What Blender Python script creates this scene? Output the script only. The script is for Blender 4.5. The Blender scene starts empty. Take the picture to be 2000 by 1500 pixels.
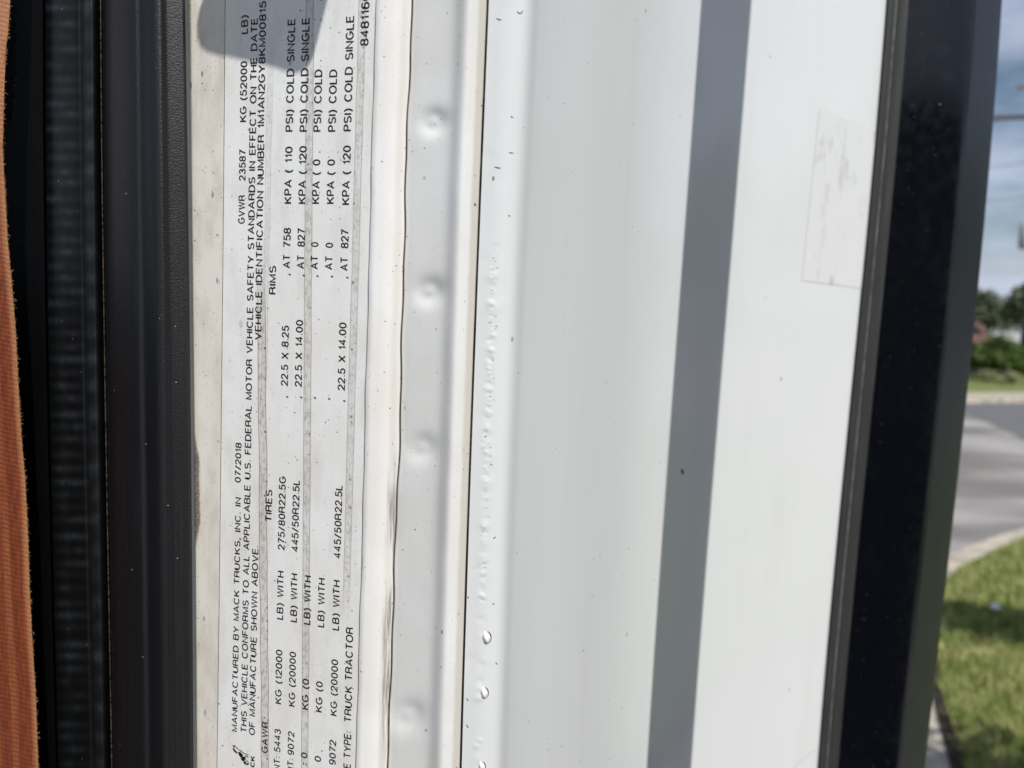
import bpy, math, random
import numpy as np
from mathutils import Vector, Matrix

random.seed(7); np.random.seed(7)
sc = bpy.context.scene
COL = sc.collection
R = math.radians

# ---------------------------------------------------------------- camera
F = 26.0 / 36.0 * 2000.0                      # focal length in photo pixels
CAM = np.array((0.0, 0.0, 1.75))
upc = np.array((526.0, 14050.0, F)); upc /= np.linalg.norm(upc)
fwd = np.array((0, 0, -1.0)); yc = fwd - upc * fwd.dot(upc); yc /= np.linalg.norm(yc)
xc = np.cross(yc, upc)
RW = np.array((xc, yc, upc))                  # camera -> world rotation
cd = bpy.data.cameras.new('camera'); cam = bpy.data.objects.new('camera', cd); COL.objects.link(cam)
cd.lens = 26.0; cd.sensor_width = 36.0; cd.clip_start = 0.01; cd.clip_end = 2000
m4 = Matrix([list(RW[0]) + [CAM[0]], list(RW[1]) + [CAM[1]], list(RW[2]) + [CAM[2]], [0, 0, 0, 1]])
cam.matrix_world = m4
cd.dof.use_dof = True; cd.dof.focus_distance = 0.222; cd.dof.aperture_fstop = 11.5
sc.camera = cam

# ---------------------------------------------------------------- light
SUN_AZ, SUN_EL = R(22), R(48)                 # azimuth to the right of straight behind the camera
TOSUN = np.array((math.sin(SUN_AZ) * math.cos(SUN_EL), -math.cos(SUN_AZ) * math.cos(SUN_EL), math.sin(SUN_EL)))
sd = bpy.data.lights.new('sun', 'SUN'); sun = bpy.data.objects.new('sun', sd); COL.objects.link(sun)
sd.energy = 4.3; sd.angle = R(0.45); sd.color = (1.0, 0.972, 0.93)
sun.rotation_euler = Vector(TOSUN).to_track_quat('Z', 'Y').to_euler()
sun.location = (0, -3, 8)

w = bpy.data.worlds.new('World'); sc.world = w; w.use_nodes = True
nt = w.node_tree
bg = nt.nodes['Background']
sky = nt.nodes.new('ShaderNodeTexSky'); sky.sky_type = 'NISHITA'; sky.sun_disc = False
sky.sun_elevation = SUN_EL; sky.sun_rotation = math.atan2(TOSUN[0], TOSUN[1]); sky.air_density = 1.0; sky.dust_density = 1.2
tc = nt.nodes.new('ShaderNodeTexCoord'); mp = nt.nodes.new('ShaderNodeMapping'); mp.inputs['Scale'].default_value = (2.2, 2.2, 6.5)
cn = nt.nodes.new('ShaderNodeTexNoise'); cn.inputs['Scale'].default_value = 1.6; cn.inputs['Detail'].default_value = 7; cn.inputs['Roughness'].default_value = 0.55
cr = nt.nodes.new('ShaderNodeValToRGB'); cr.color_ramp.elements[0].position = 0.40; cr.color_ramp.elements[1].position = 0.64
cmx = nt.nodes.new('ShaderNodeMix'); cmx.data_type = 'RGBA'
cmx.inputs[7].default_value = (7.6, 8.5, 10.6, 1)
nt.links.new(tc.outputs['Generated'], mp.inputs['Vector']); nt.links.new(mp.outputs[0], cn.inputs['Vector'])
sx = nt.nodes.new('ShaderNodeSeparateXYZ'); nt.links.new(tc.outputs['Generated'], sx.inputs[0])
lw = nt.nodes.new('ShaderNodeMapRange'); nt.links.new(sx.outputs[2], lw.inputs[0]); lw.inputs[1].default_value = .75; lw.inputs[2].default_value = .05; lw.inputs[3].default_value = .25
mu = nt.nodes.new('ShaderNodeMath'); mu.operation = 'MULTIPLY'; nt.links.new(lw.outputs[0], mu.inputs[1])
nt.links.new(cn.outputs['Fac'], cr.inputs[0]); nt.links.new(cr.outputs[0], mu.inputs[0]); nt.links.new(mu.outputs[0], cmx.inputs[0])
nt.links.new(sky.outputs[0], cmx.inputs[6]); nt.links.new(cmx.outputs[2], bg.inputs['Color'])
bg.inputs['Strength'].default_value = 0.08
sc.view_settings.view_transform = 'Standard'; sc.view_settings.look = 'None'
sc.view_settings.exposure = -0.06; sc.view_settings.gamma = 1.0

# ---------------------------------------------------------------- geometry helpers
def ray(px, py):
    px = np.asarray(px, float); py = np.asarray(py, float)
    d = np.stack([px - 1000.0, -(py - 750.0), np.full(np.broadcast(px, py).shape, -F) if px.shape == py.shape else -F + 0 * (px + py)], -1)
    return d @ RW.T
def on_plane(px, py, p0, n):                   # sight line meets plane
    d = ray(px, py); n = np.asarray(n); p0 = np.asarray(p0)
    t = ((p0 - CAM) @ n) / (d @ n)
    return CAM + d * t[..., None]
def on_y(px, py, Y):
    d = ray(px, py); t = Y / d[..., 1]
    return CAM + d * t[..., None]
def ground(px, py, z=0.0):
    d = ray(np.array([px]), np.array([py]))[0]; t = (z - CAM[2]) / d[2]
    return CAM + d * t
def azdir(px, dist, z=0.0):                     # ground point below the sight line of column px at a distance
    d = ray(np.array([px]), np.array([640.0]))[0]; d[2] = 0; d /= np.linalg.norm(d)
    return np.array((d[0] * dist, d[1] * dist, z))

A16 = R(16)
LN = np.array((-math.sin(A16), -math.cos(A16), 0)); LP = np.array((0, 0.2, 1.75))   # label plane
LU = np.array((math.cos(A16), -math.sin(A16), 0))
def on_label(px, py, h=0.0):
    if np.ndim(h): 
        d = ray(px, py); t = (((LP - CAM) @ LN) + h) / (d @ LN)
        return CAM + d * t[..., None]
    return on_plane(px, py, LP + LN * h, LN)
def st(p):                                      # label plane coordinates in metres
    q = p - LP
    return q @ LU, q[..., 2]

class Line:                                     # smooth curve x(y) through measured points
    def __init__(s, xs, ys=(0, 375, 750, 1125, 1500), deg=3):
        s.c = np.polyfit(np.array(ys) / 1500.0, xs, deg)
    def __call__(s, y):
        y = np.asarray(y, float) / 1500.0
        yy = np.clip(y, -.05, 1.05); dv = np.polyder(s.c)
        return np.polyval(s.c, yy) + np.polyval(dv, yy) * (y - yy)

def tag(o, label=None, cat=None, group=None, kind=None):
    if label: o['label'] = label
    if cat: o['category'] = cat
    if group: o['group'] = group
    if kind: o['kind'] = kind
    return o
def thing(name, label, cat, loc=(0, 0, 0), group=None):
    o = bpy.data.objects.new(name, None); COL.objects.link(o); o.location = loc; o.empty_display_size = .1
    return tag(o, label, cat, group)
def wloc(o):
    v = Vector((0, 0, 0))
    while o: v += o.location; o = o.parent
    return np.array(v)
def obj(name, V, Fc, mat, parent=None, uv=None, smooth=True, sharp=None, loc=None):
    V = np.asarray(V, float).reshape(-1, 3)
    if parent is not None: V = V - wloc(parent)
    elif loc is not None: V = V - np.asarray(loc)
    me = bpy.data.meshes.new(name); me.from_pydata(V.tolist(), [], [list(map(int, f)) for f in Fc]); me.update()
    if uv is not None:
        ul = me.uv_layers.new(name='surface'); uv = np.asarray(uv).reshape(-1, 2)
        li = np.zeros(len(me.loops), dtype=np.int32); me.loops.foreach_get('vertex_index', li)
        ul.data.foreach_set('uv', uv[li].astype(np.float32).ravel())
    if smooth:
        me.polygons.foreach_set('use_smooth', [True] * len(me.polygons))
        if sharp: me.set_sharp_from_angle(angle=R(sharp))
    o = bpy.data.objects.new(name, me); COL.objects.link(o)
    if mat: me.materials.append(mat)
    if parent is not None: o.parent = parent
    elif loc is not None: o.location = loc
    return o
def grid_faces(nr, nc):
    i = np.arange(nr - 1)[:, None] * nc + np.arange(nc - 1)[None, :]
    f = np.stack([i, i + nc, i + nc + 1, i + 1], -1)
    return f.reshape(-1, 4)
def grid(name, P, mat, parent, uv=None, sharp=None):
    nr, nc = P.shape[:2]
    return obj(name, P, grid_faces(nr, nc), mat, parent, uv, True, sharp)
class MB:
    def __init__(s): s.v = []; s.f = []
    def add(s, V, Fc):
        b = len(s.v); s.v += [tuple(x) for x in V]; s.f += [tuple(i + b for i in f) for f in Fc]
    def box(s, c, d, rz=0.0, rx=0.0):
        V = []
        for x in (-.5, .5):
            for y in (-.5, .5):
                for z in (-.5, .5):
                    p = Vector((x * d[0], y * d[1], z * d[2])); p.rotate(Matrix.Rotation(rx, 3, 'X')); p.rotate(Matrix.Rotation(rz, 3, 'Z'))
                    V.append((p.x + c[0], p.y + c[1], p.z + c[2]))
        s.add(V, [(0, 1, 3, 2), (4, 6, 7, 5), (0, 4, 5, 1), (2, 3, 7, 6), (0, 2, 6, 4), (1, 5, 7, 3)])
    def tube(s, pts, r, n=12, cap=True):
        pts = [np.asarray(p, float) for p in pts]; rs = r if np.ndim(r) else [r] * len(pts); rings = []
        for i, p in enumerate(pts):
            t = pts[min(i + 1, len(pts) - 1)] - pts[max(i - 1, 0)]; t /= np.linalg.norm(t)
            a = np.array((1, 0, 0)) if abs(t[0]) < .8 else np.array((0, 1, 0))
            u = np.cross(t, a); u /= np.linalg.norm(u); v = np.cross(t, u)
            rings.append([p + rs[i] * (math.cos(2 * math.pi * k / n) * u + math.sin(2 * math.pi * k / n) * v) for k in range(n)])
        V = [q for r_ in rings for q in r_]; Fc = []
        for i in range(len(pts) - 1):
            for k in range(n):
                Fc.append((i * n + k, i * n + (k + 1) % n, (i + 1) * n + (k + 1) % n, (i + 1) * n + k))
        if cap: Fc += [tuple(range(n))[::-1], tuple((len(pts) - 1) * n + k for k in range(n))]
        s.add(V, Fc)
    def prism(s, poly, off):
        n = len(poly); off = np.asarray(off)
        V = [np.asarray(p) for p in poly] + [np.asarray(p) + off for p in poly]
        s.add(V, [tuple(range(n))[::-1], tuple(range(n, 2 * n))] + [(i, (i + 1) % n, (i + 1) % n + n, i + n) for i in range(n)])
    def build(s, name, mat, parent=None, smooth=False, sharp=None, loc=None):
        return obj(name, s.v, s.f, mat, parent, None, smooth, sharp, loc)

# ---------------------------------------------------------------- material helpers
class NT:
    def __init__(s, name, **kw):
        s.m = bpy.data.materials.new(name); s.m.use_nodes = True; s.t = s.m.node_tree; s.b = s.t.nodes['Principled BSDF']
        for k, v in kw.items(): s.b.inputs[k.replace('_', ' ')].default_value = v
    def n(s, ty): return s.t.nodes.new(ty)
    def put(s, sock, v):
        if hasattr(v, 'node'): s.t.links.new(v, sock)
        else: sock.default_value = v
    def math(s, op, a, b=0.0, c=0.0, clamp=False):
        x = s.n('ShaderNodeMath'); x.operation = op; x.use_clamp = clamp
        s.put(x.inputs[0], a); s.put(x.inputs[1], b); s.put(x.inputs[2], c); return x.outputs[0]
    def step(s, v, lo, hi, a=0.0, b=1.0):        # smoothstep remap
        x = s.n('ShaderNodeMapRange'); x.interpolation_type = 'SMOOTHSTEP'
        for k, q in zip(('Value', 'From Min', 'From Max', 'To Min', 'To Max'), (v, lo, hi, a, b)): s.put(x.inputs[k], q)
        return x.outputs[0]
    def mix(s, f, a, b, mode='MIX'):
        x = s.n('ShaderNodeMix'); x.data_type = 'RGBA'; x.blend_type = mode
        s.put(x.inputs[0], f); s.put(x.inputs[6], a if hasattr(a, 'node') else tuple(a) + (1,)); s.put(x.inputs[7], b if hasattr(b, 'node') else tuple(b) + (1,))
        return x.outputs[2]
    def coord(s, kind='Object', scale=(1, 1, 1), loc=(0, 0, 0)):
        c = s.n('ShaderNodeTexCoord'); mp = s.n('ShaderNodeMapping'); mp.inputs['Scale'].default_value = scale; mp.inputs['Location'].default_value = loc
        s.t.links.new(c.outputs[kind], mp.inputs[0]); return mp.outputs[0]
    def uv(s):
        c = s.n('ShaderNodeUVMap'); x = s.n('ShaderNodeSeparateXYZ'); s.t.links.new(c.outputs[0], x.inputs[0]); return x.outputs[0], x.outputs[1]
    def noise(s, vec, scale, detail=3, rough=.5):
        x = s.n('ShaderNodeTexNoise'); s.t.links.new(vec, x.inputs['Vector']); x.inputs['Scale'].default_value = scale
        x.inputs['Detail'].default_value = detail; x.inputs['Roughness'].default_value = rough; return x.outputs['Fac']
    def specks(s, vec, scale, rmin, rmax, density):    # sparse round flecks of random size
        v = s.n('ShaderNodeTexVoronoi'); s.t.links.new(vec, v.inputs['Vector']); v.inputs['Scale'].default_value = scale
        x = s.n('ShaderNodeSeparateColor'); s.t.links.new(v.outputs['Color'], x.inputs[0])
        on = s.math('LESS_THAN', x.outputs[0], density)
        rad = s.math('MULTIPLY_ADD', s.math('POWER', x.outputs[1], 3.0), rmax - rmin, rmin)
        d = s.math('DIVIDE', v.outputs['Distance'], rad)
        return s.math('MULTIPLY', s.step(d, 1.0, .6), on)
    def bump(s, h, strength, dist):
        x = s.n('ShaderNodeBump'); x.inputs['Strength'].default_value = strength; x.inputs['Distance'].default_value = dist
        s.put(x.inputs['Height'], h); s.t.links.new(x.outputs[0], s.b.inputs['Normal'])
    def col(s, c): s.put(s.b.inputs['Base Color'], c)
    def set(s, k, v): s.put(s.b.inputs[k], v)

def flat(name, c, rough=.6, spec=.5, var=.25, scale=30, bump=0.0):
    t = NT(name, Roughness=rough); t.b.inputs['Specular IOR Level'].default_value = spec
    n = t.noise(t.coord(), scale, 4)
    lo = tuple(x * (1 - var) for x in c); hi = tuple(min(1, x * (1 + var)) for x in c)
    t.col(t.mix(t.step(n, .3, .7), lo, hi))
    if bump: t.bump(n, .5, bump)
    return t.m

# white paint with settled grime; s,t = surface coordinates in metres
def paint(name, base, specks_amt=.5, grime=.0, rough=.3, bands=(), bump=0.0, extra=None, spec=.5):
    t = NT(name, Roughness=rough); t.b.inputs['Specular IOR Level'].default_value = spec
    v = t.coord()
    c = t.mix(t.step(t.noise(v, 45, 4), .35, .7), base, tuple(x * k for x, k in zip(base, (.95, .94, .92))))
    if grime:
        g = t.math('MULTIPLY', t.step(t.noise(t.coord(scale=(1, 1, .35)), 160, 5, .6), .42, .72), grime)
        c = t.mix(g, c, (.40, .36, .29))
    su, tv = t.uv()
    for (a, b, wd, amp, k, lo, hi) in bands:        # run marks left by dirty water
        wob = t.math('MULTIPLY', t.math('SUBTRACT', t.noise(t.coord(scale=(1, 1, 1)), 55, 3), .5), amp)
        ctr = t.math('ADD', t.math('MULTIPLY_ADD', tv, b, a), wob)
        d = t.math('ABSOLUTE', t.math('SUBTRACT', su, ctr))
        vis = t.math('MULTIPLY', t.step(tv, lo - .012, lo + .012), t.step(tv, hi + .012, hi - .012))
        ins = t.math('MULTIPLY', t.step(d, wd, wd * .85), vis)
        edg = t.math('MULTIPLY', t.math('MULTIPLY', t.step(d, wd * 1.12, wd), t.step(d, wd * .78, wd * .98)), vis)
        pat = t.step(t.noise(t.coord(scale=(1, 1, .6)), 900, 3, .6), .4, .75)
        c = t.mix(t.math('MULTIPLY', ins, .30 * k), c, (.44, .40, .35))
        c = t.mix(t.math('MULTIPLY', t.math('MULTIPLY', ins, pat), .48 * k), c, (.18, .16, .13))
        c = t.mix(t.math('MULTIPLY', edg, .80 * k, 0, True), c, (.26, .20, .155))
        sp = t.math('MULTIPLY', t.specks(v, 900, .1, .5, .30), ins)
        c = t.mix(t.math('MULTIPLY', sp, .8 * k), c, (.06, .05, .04))
    if extra: c = extra(t, c, su, tv)
    if specks_amt:
        dens = t.step(t.noise(v, 70, 3), .38, .62, .25, 1.0)
        s1 = t.specks(v, 420, .05, .30, .10 * specks_amt); s2 = t.specks(v, 1100, .10, .42, .18 * specks_amt)
        s3 = t.specks(t.coord(scale=(1, 1, .45), loc=(.3, .1, .2)), 230, .04, .20, .10 * specks_amt)
        s4 = t.math('MULTIPLY', t.specks(v, 2300, .12, .45, min(.9, .34 * specks_amt)), .62); s1 = t.math('MAXIMUM', s1, s4)
        k = t.math('MULTIPLY', t.math('MAXIMUM', t.math('MAXIMUM', s1, s2), s3), t.math('MULTIPLY', dens, .85))
        c = t.mix(k, c, (.07, .06, .05))
    t.col(c)
    if bump: t.bump(t.noise(v, 350, 4), .4, bump)
    return t.m

# ================================================================ THE TRUCK
truck = thing('truck', 'white truck cab seen at its door jamb, with printed certification label and black trim', 'truck', (0, .35, 0))

SL = Line([735, 725, 715, 706, 695]); GLb = Line([803, 791, 783, 768.5, 757])
def GL(y): 
    y = np.asarray(y, float); return GLb(y) + 1.1 * np.sin(y / 61.0) + .8 * np.sin(y / 23.0 + 1) + 1.2 * np.sin(y / 140. + 2)
VL = Line([893, 884, 870, 856, 843]); GR = Line([953, 938, 924, 911, 900]); PS = Line([1027, 1008, 991, 978, 968])
LE = Line([1732, 1701, 1664, 1629, 1597]); RE = Line([1957, 1929, 1890, 1850, 1806])
TE = Line([369, 375, 379, 383, 385])           # edge of the black trim on the jamb
LL = Line([440, 437, 433, 429, 424])           # left edge of label

ysD = np.concatenate([np.linspace(-900, -60, 12), np.arange(-50, 1551, 2.5), np.linspace(1560, 2500, 12)])   # dense rows
ysM = np.concatenate([np.linspace(-900, -60, 8), np.arange(-50, 1551, 25), np.linspace(1560, 2500, 8)])

# --- materials
def stain(t, c, su, tv):                        # oily grime where the trim rubs the paint
    s0, t0 = st(on_label(np.array([388.]), np.array([960.]))); s0 = float(s0[0]); t0 = float(t0[0])
    dz = t.math('ABSOLUTE', t.math('SUBTRACT', tv, t0))
    prof = t.step(dz, .0215, .008)
    wob = t.math('MULTIPLY', t.noise(t.coord(), 240, 4, .6), .0022)
    wdt = t.math('MULTIPLY', prof, t.math('ADD', wob, .0012))
    d = t.math('SUBTRACT', t.math('SUBTRACT', su, s0 - .0018), wdt)
    k = t.step(d, .0006, -.0004)
    k = t.math('MULTIPLY', k, t.step(t.noise(t.coord(), 1500, 3, .7), .25, .6, .55, .95))
    c = t.mix(k, c, (.13, .105, .085))
    for (px, py, r) in ((415, 380, .0011), (424, 548, .0009), (428, 552, .0006)):
        q = on_label(np.array([px * 1.]), np.array([py * 1.])); a, b = st(q)
        d = t.math('SQRT', t.math('ADD', t.math('POWER', t.math('MULTIPLY', t.math('SUBTRACT', su, float(a[0])), 1.6), 2), t.math('POWER', t.math('MULTIPLY', t.math('SUBTRACT', tv, float(b[0])), .75), 2)))
        d = t.math('ADD', d, t.math('MULTIPLY', t.math('SUBTRACT', t.noise(t.coord(), 1600, 4, .7), .5), .0022))
        c = t.mix(t.math('MULTIPLY', t.step(d, r, r * .2), .7), c, (.10, .09, .08))
    return c
def slin(p0, p1):                               # run mark between two photo points -> centre line in plane coordinates
    a = on_label(np.array([p0[0], p1[0]], float), np.array([p0[1], p1[1]], float)); s_, t_ = st(a)
    b = (s_[1] - s_[0]) / (t_[1] - t_[0]); return s_[0] - b * t_[0], b
tz = lambda py: float(st(on_label(np.array([560.]), np.array([float(py)])))[1][0])
a1, b1 = slin((604, 300), (597, 1300)); a2, b2 = slin((703, 200), (680, 1050)); a3, b3 = slin((512, 700), (518, 1480)); a4, b4 = slin((528, 160), (517, 700))
M_jamb = paint('jamb_paint', (.72, .69, .63), 1.6, .42, .35, (), 0, stain)
M_label = paint('label_vinyl', (.78, .785, .775), 1.0, .22, .38,
    [(a1, b1, .00118, .0005, 1.0, -.35, tz(-120)), (a2, b2, .00110, .0007, .85, tz(1150), .3), (a3, b3, .00135, .0010, 1.15, -.35, tz(560)), (a4, b4, .0009, .0020, .5, tz(800), tz(150))])
def scuff(t, c, su, tv):
    z0 = tz(1120)
    # dark rubbed streaks along the right margin of the strip; su runs 0..1 across the strip
    k = t.math('MULTIPLY', t.step(su, .62, .86), t.math('MULTIPLY', t.step(tv, tz(820), tz(1000)), 1.0))
    k = t.math('MULTIPLY', k, t.step(tv, tz(1500), tz(1300)))
    k = t.math('MULTIPLY', k, t.step(t.noise(t.coord(scale=(1, 1, .06)), 900, 4, .6), .42, .66))
    return t.mix(t.math('MULTIPLY', k, .75), t.mix(t.math('MULTIPLY', t.step(su, .55, .75), .25), c, (.58, .52, .42)), (.12, .10, .08))
M_strip = paint('strip_paint', (.85, .84, .81), .5, .05, .32, (), .00003, scuff)
def lipdirt(t, c, su, tv):
    k = t.step(t.math('ADD', su, t.math('MULTIPLY', t.math('SUBTRACT', t.noise(t.coord(scale=(1, 1, .4)), 500, 3, .6), .5), .05)), .86, .92)
    return t.mix(t.math('MULTIPLY', k, .7), c, (.55, .51, .43))
M_flange = paint('flange_paint', (.775, .78, .765), .35, .05, .30, (), .00002, lipdirt)
M_blister = paint('blister_paint', (.80, .80, .775), .2, .02, .30)
M_panel = NT('side_panel_paint', Roughness=.12)
v = M_panel.coord(); c = M_panel.mix(M_panel.step(M_panel.noise(v, 12, 4), .3, .7), (.72, .738, .735), (.70, .722, .722))
c = M_panel.mix(M_panel.math('MULTIPLY', M_panel.specks(M_panel.coord(scale=(1, 1, .6)), 130, .03, .12, .22), .8), c, (.10, .10, .09))
c = M_panel.mix(M_panel.math('MULTIPLY', M_panel.step(M_panel.noise(M_panel.coord(scale=(1, 1, .12)), 60, 4), .5, .8), .16), c, (.55, .55, .52))
M_panel.col(c); M_panel.b.inputs['Roughness'].default_value = .15
M_panel.bump(M_panel.math('ADD', M_panel.noise(v, 420, 2), M_panel.math('MULTIPLY', M_panel.noise(v, 90, 2), 3.0)), .05, .00012)
M_panel = M_panel.m
M_dark = flat('dark_seam', (.012, .011, .010), .9)
M_ink = flat('black_ink', (.012, .012, .014), .45, .4, .15, 900)

def rubber(name, c, rough, spec, grain, gd, streak=0.0, dust=.0):
    t = NT(name, Roughness=rough); t.b.inputs['Specular IOR Level'].default_value = spec
    v = t.coord(); col = t.mix(t.noise(v, 40, 3), tuple(x * .8 for x in c), tuple(x * 1.25 for x in c))
    if streak: col = t.mix(t.math('MULTIPLY', t.step(t.noise(t.coord(scale=(1, 1, .015)), 1400, 3, .6), .5, .8), streak), col, tuple(x * 3.2 + .008 for x in c))
    if dust:
        k = t.math('MAXIMUM', t.specks(v, 520, .04, .2, .10 * dust), t.specks(t.coord(scale=(1, 1, .5)), 190, .02, .09, .16 * dust))
        col = t.mix(k, col, (.25, .24, .22))
        col = t.mix(t.math('MULTIPLY', t.step(t.noise(v, 2600, 3, .7), .62, .8), .12 * dust), col, (.2, .2, .2))
    t.col(col)
    if gd: t.bump(t.noise(t.coord(scale=(1, 1, 1.8)), grain, 3, .55), .6, gd)
    return t
M_trim = rubber('grained_black_vinyl', (.0062, .0066, .0078), .44, .45, 1500, .00022, .30, .6).m
M_lip = rubber('grey_rubber_lip', (.10, .105, .11), .5, .4, 900, .00003).m
M_seal = rubber('black_rubber', (.0022, .0026, .0030), .34, .5, 500, .00003, .05, .4).m
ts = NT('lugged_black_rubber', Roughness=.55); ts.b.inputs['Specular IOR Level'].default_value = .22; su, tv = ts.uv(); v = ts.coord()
glint = ts.math('MULTIPLY', su, ts.step(ts.noise(v, 320, 4, .6), .25, .7, .45, 1.15))
c = ts.mix(ts.math('MULTIPLY', glint, .9, 0, True), (.0016, .0019, .0022), (.040, .047, .052))          # soft reflections on the lug tops painted in grey
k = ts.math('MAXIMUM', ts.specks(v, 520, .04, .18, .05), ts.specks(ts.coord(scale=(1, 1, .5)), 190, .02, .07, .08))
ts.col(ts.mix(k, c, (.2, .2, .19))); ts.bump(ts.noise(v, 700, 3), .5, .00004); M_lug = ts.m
M_chan = rubber('shaded_black_channel', (.0016, .0016, .0018), .8, .08, 500, .00003, .0, .2).m  # darker than the seal: the recess's shade is put into the base
M_gask = rubber('charcoal_rubber', (.032, .033, .032), .5, .4, 900, .00002, .4, .5).m
tg = NT('gloss_black_plastic', Roughness=.12); v = tg.coord()
k = tg.math('MAXIMUM', tg.math('MULTIPLY', tg.specks(v, 620, .05, .20, .16), .35), tg.math('MULTIPLY', tg.specks(tg.coord(scale=(1, 1, .6)), 170, .015, .055, .16), .8))
hz = tg.math('MULTIPLY', tg.step(tg.noise(tg.coord(scale=(1, 1, .3)), 75, 6, .65), .52, .8), .010)
c = tg.mix(k, tg.mix(hz, (.0030, .0036, .0055), (.22, .23, .27)), (.45, .45, .45))
tg.col(c); tg.set('Roughness', tg.step(tg.noise(v, 160, 5, .6), .3, .7, .10, .24)); tg.b.inputs['Specular IOR Level'].default_value = .5
M_gloss = tg.m

# --- jamb panel and label
def span(name, xl, xr, hs, mat, ys, n=2, uvn=False, parent=truck, sharp=None):
    f = np.linspace(0, 1, n); X = xl(ys)[:, None] * (1 - f) + xr(ys)[:, None] * f; Y = np.repeat(ys[:, None], n, 1)
    P = on_label(X, Y, hs)
    if uvn: uv = np.stack([np.repeat(f[None], len(ys), 0), P[..., 2] - 1.75], -1)
    else: s_, t_ = st(P); uv = np.stack([s_, t_], -1)
    return grid(name, P, mat, parent, uv, sharp)
span('jamb_panel', lambda y: TE(y) - 40, lambda y: SL(y) + 20, 0.0, M_jamb, ysM, 6)
label = span('certification_label', LL, lambda y: SL(y) + 8, .00014, M_label, ysM, 8)
tag(label, 'white printed certification label with rows of black capitals and run marks')
# a dark hairline of grime along the label edge
mb = MB()
P = on_label(LL(ysM) - .9, ysM, .0001); Q = on_label(LL(ysM) + .4, ysM, .00016)
obj('grimy_edge', np.stack([P, Q], 1), grid_faces(len(ysM), 2), flat('edge_grime', (.20, .15, .11), .8, .2, .5, 300), label)

# --- raised strip to the right of the label
def prof(cols, ys):                             # cols: list of (x(y), h) -> grid
    return np.stack([on_label(x(ys), ys, h) for x, h in cols], 1)
def dens(xl, xr, fh, n, pre=(), post=(), sm=3):
    f = np.linspace(0, 1, n); h = np.interp(f, [a for a, _ in fh], [b for _, b in fh])
    for _ in range(sm): h[1:-1] = .25 * h[:-2] + .5 * h[1:-1] + .25 * h[2:]
    cols = [(lambda y, e=e: xl(y) + e[0], e[1]) for e in pre]
    cols += [(lambda y, q=q: xl(y) * (1 - q) + xr(y) * q, hh) for q, hh in zip(f, h)]
    cols += [(lambda y, e=e: xr(y) + e[0], e[1]) for e in post]
    return cols
def wav(L, a, seed):
    ph = np.random.RandomState(seed).uniform(0, 6, 5)
    return lambda y: L(y) + a * (np.sin(np.asarray(y) / 37. + ph[0]) + .6 * np.sin(np.asarray(y) / 17. + ph[1]) + .8 * np.sin(np.asarray(y) / 83. + ph[2]))
SLw = wav(SL, .55, 3)
cols = dens(lambda y: SLw(y) + .6, lambda y: GL(y) - 1.2, [(0, .0016), (.06, .0020), (.4, .0017), (.62, .0013), (.75, .0008), (.9, .0006), (1, .0002)], 26, pre=[(-.6, -.0002)], post=[(.9, -.0030)])
P = prof(cols, ysD); uvs = np.stack([np.repeat(np.linspace(0, 1, P.shape[1])[None], P.shape[0], 0), P[..., 2] - 1.75], -1)
grid('jamb_strip', P, M_strip, truck, uvs, 40)

# --- flange with spot weld dents
LIP = lambda y: GR(y) - 2.8
cols = dens(lambda y: GL(y) + 2.5, LIP, [(0, -.0012), (.04, -.0007), (.30, .0005), (.52, .0015), (.60, .0021), (.68, .0040), (.72, .0045), (.78, .0043), (.92, .0021), (1, .0002)], 64, pre=[(-1.2, -.0040)], post=[(1.6, -.0045)], sm=16)
P = prof(cols, ysD); nr, nc = P.shape[:2]
XX = np.stack([x(ysD) for x, h in cols], 1); YY = np.repeat(ysD[:, None], nc, 1)
dz = np.zeros((nr, nc))
for (cx, cy, r, a) in ((847, 238, 23, 1.), (839, 570, 24, 1.05), (825, 876, 24, .8), (797, 1400, 27, .95)):
    u = ((XX - cx) + .35 * (YY - cy)) / (r * 1.12); vv = ((YY - cy) - .25 * (XX - cx)) / (r * 1.12)
    q = u * u + vv * vv
    dz -= a * .00165 * np.exp(-q * 1.2); dz += a * .00080 * np.exp(-((u + .10) ** 2 + (vv + .02) ** 2) * 3.6)
dz += .00004 * np.sin(YY / 90.) * np.sin(XX / 21.)
P += dz[..., None] * LN
uvf = np.zeros((nr, nc, 2)); uvf[..., 0] = np.linspace(0, 1, nc)[None]; uvf[..., 1] = YY / 1500.
grid('dented_flange', P, M_flange, truck, uvf, 45)

# --- dark filler seen down the two seams
span('seam_filler', lambda y: GL(y) - 12, lambda y: GR(y) + 16, -.0022, flat('seam_sealant', (.13, .12, .11), .9, .3, .4, 300), ysM, 3)

# --- side panel: rolled edge and long concave sweep, then gasket and black trim
XW = [929, 945, 956, 972, 982, 992, 1001, 1012, 1080, 1200, 1330, 1450, 1560, 1664]
PH = [-16, -14, -6, 6, 20, 42, 60, 70, 68, 60, 48, 36, 30, 27]
def sweep(x0, Y0, xs, xw, ph):
    Y = [Y0]; 
    for a, b in zip(xs[:-1], xs[1:]):
        d = ray(np.array([a, b]), np.array([750., 750.])); q = d[:, 0] / d[:, 1]; qm = q.mean(); tp = math.tan(R(np.interp((a + b) / 2, xw, ph)))
        Y.append(Y[-1] * math.exp(tp * (q[1] - q[0]) / (1 - qm * tp)))
    return np.array(Y)
xs = np.concatenate([np.arange(925.9, 1004, 1.6), np.arange(1004, 1664, 9.0), [1664]])
Ys = sweep(925.9, float(on_label(np.array([925.9]), np.array([750.]))[0][1]), xs, XW, PH)
G0, P0_, L0 = float(GR(750)), float(PS(750)), float(LE(750))
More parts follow.
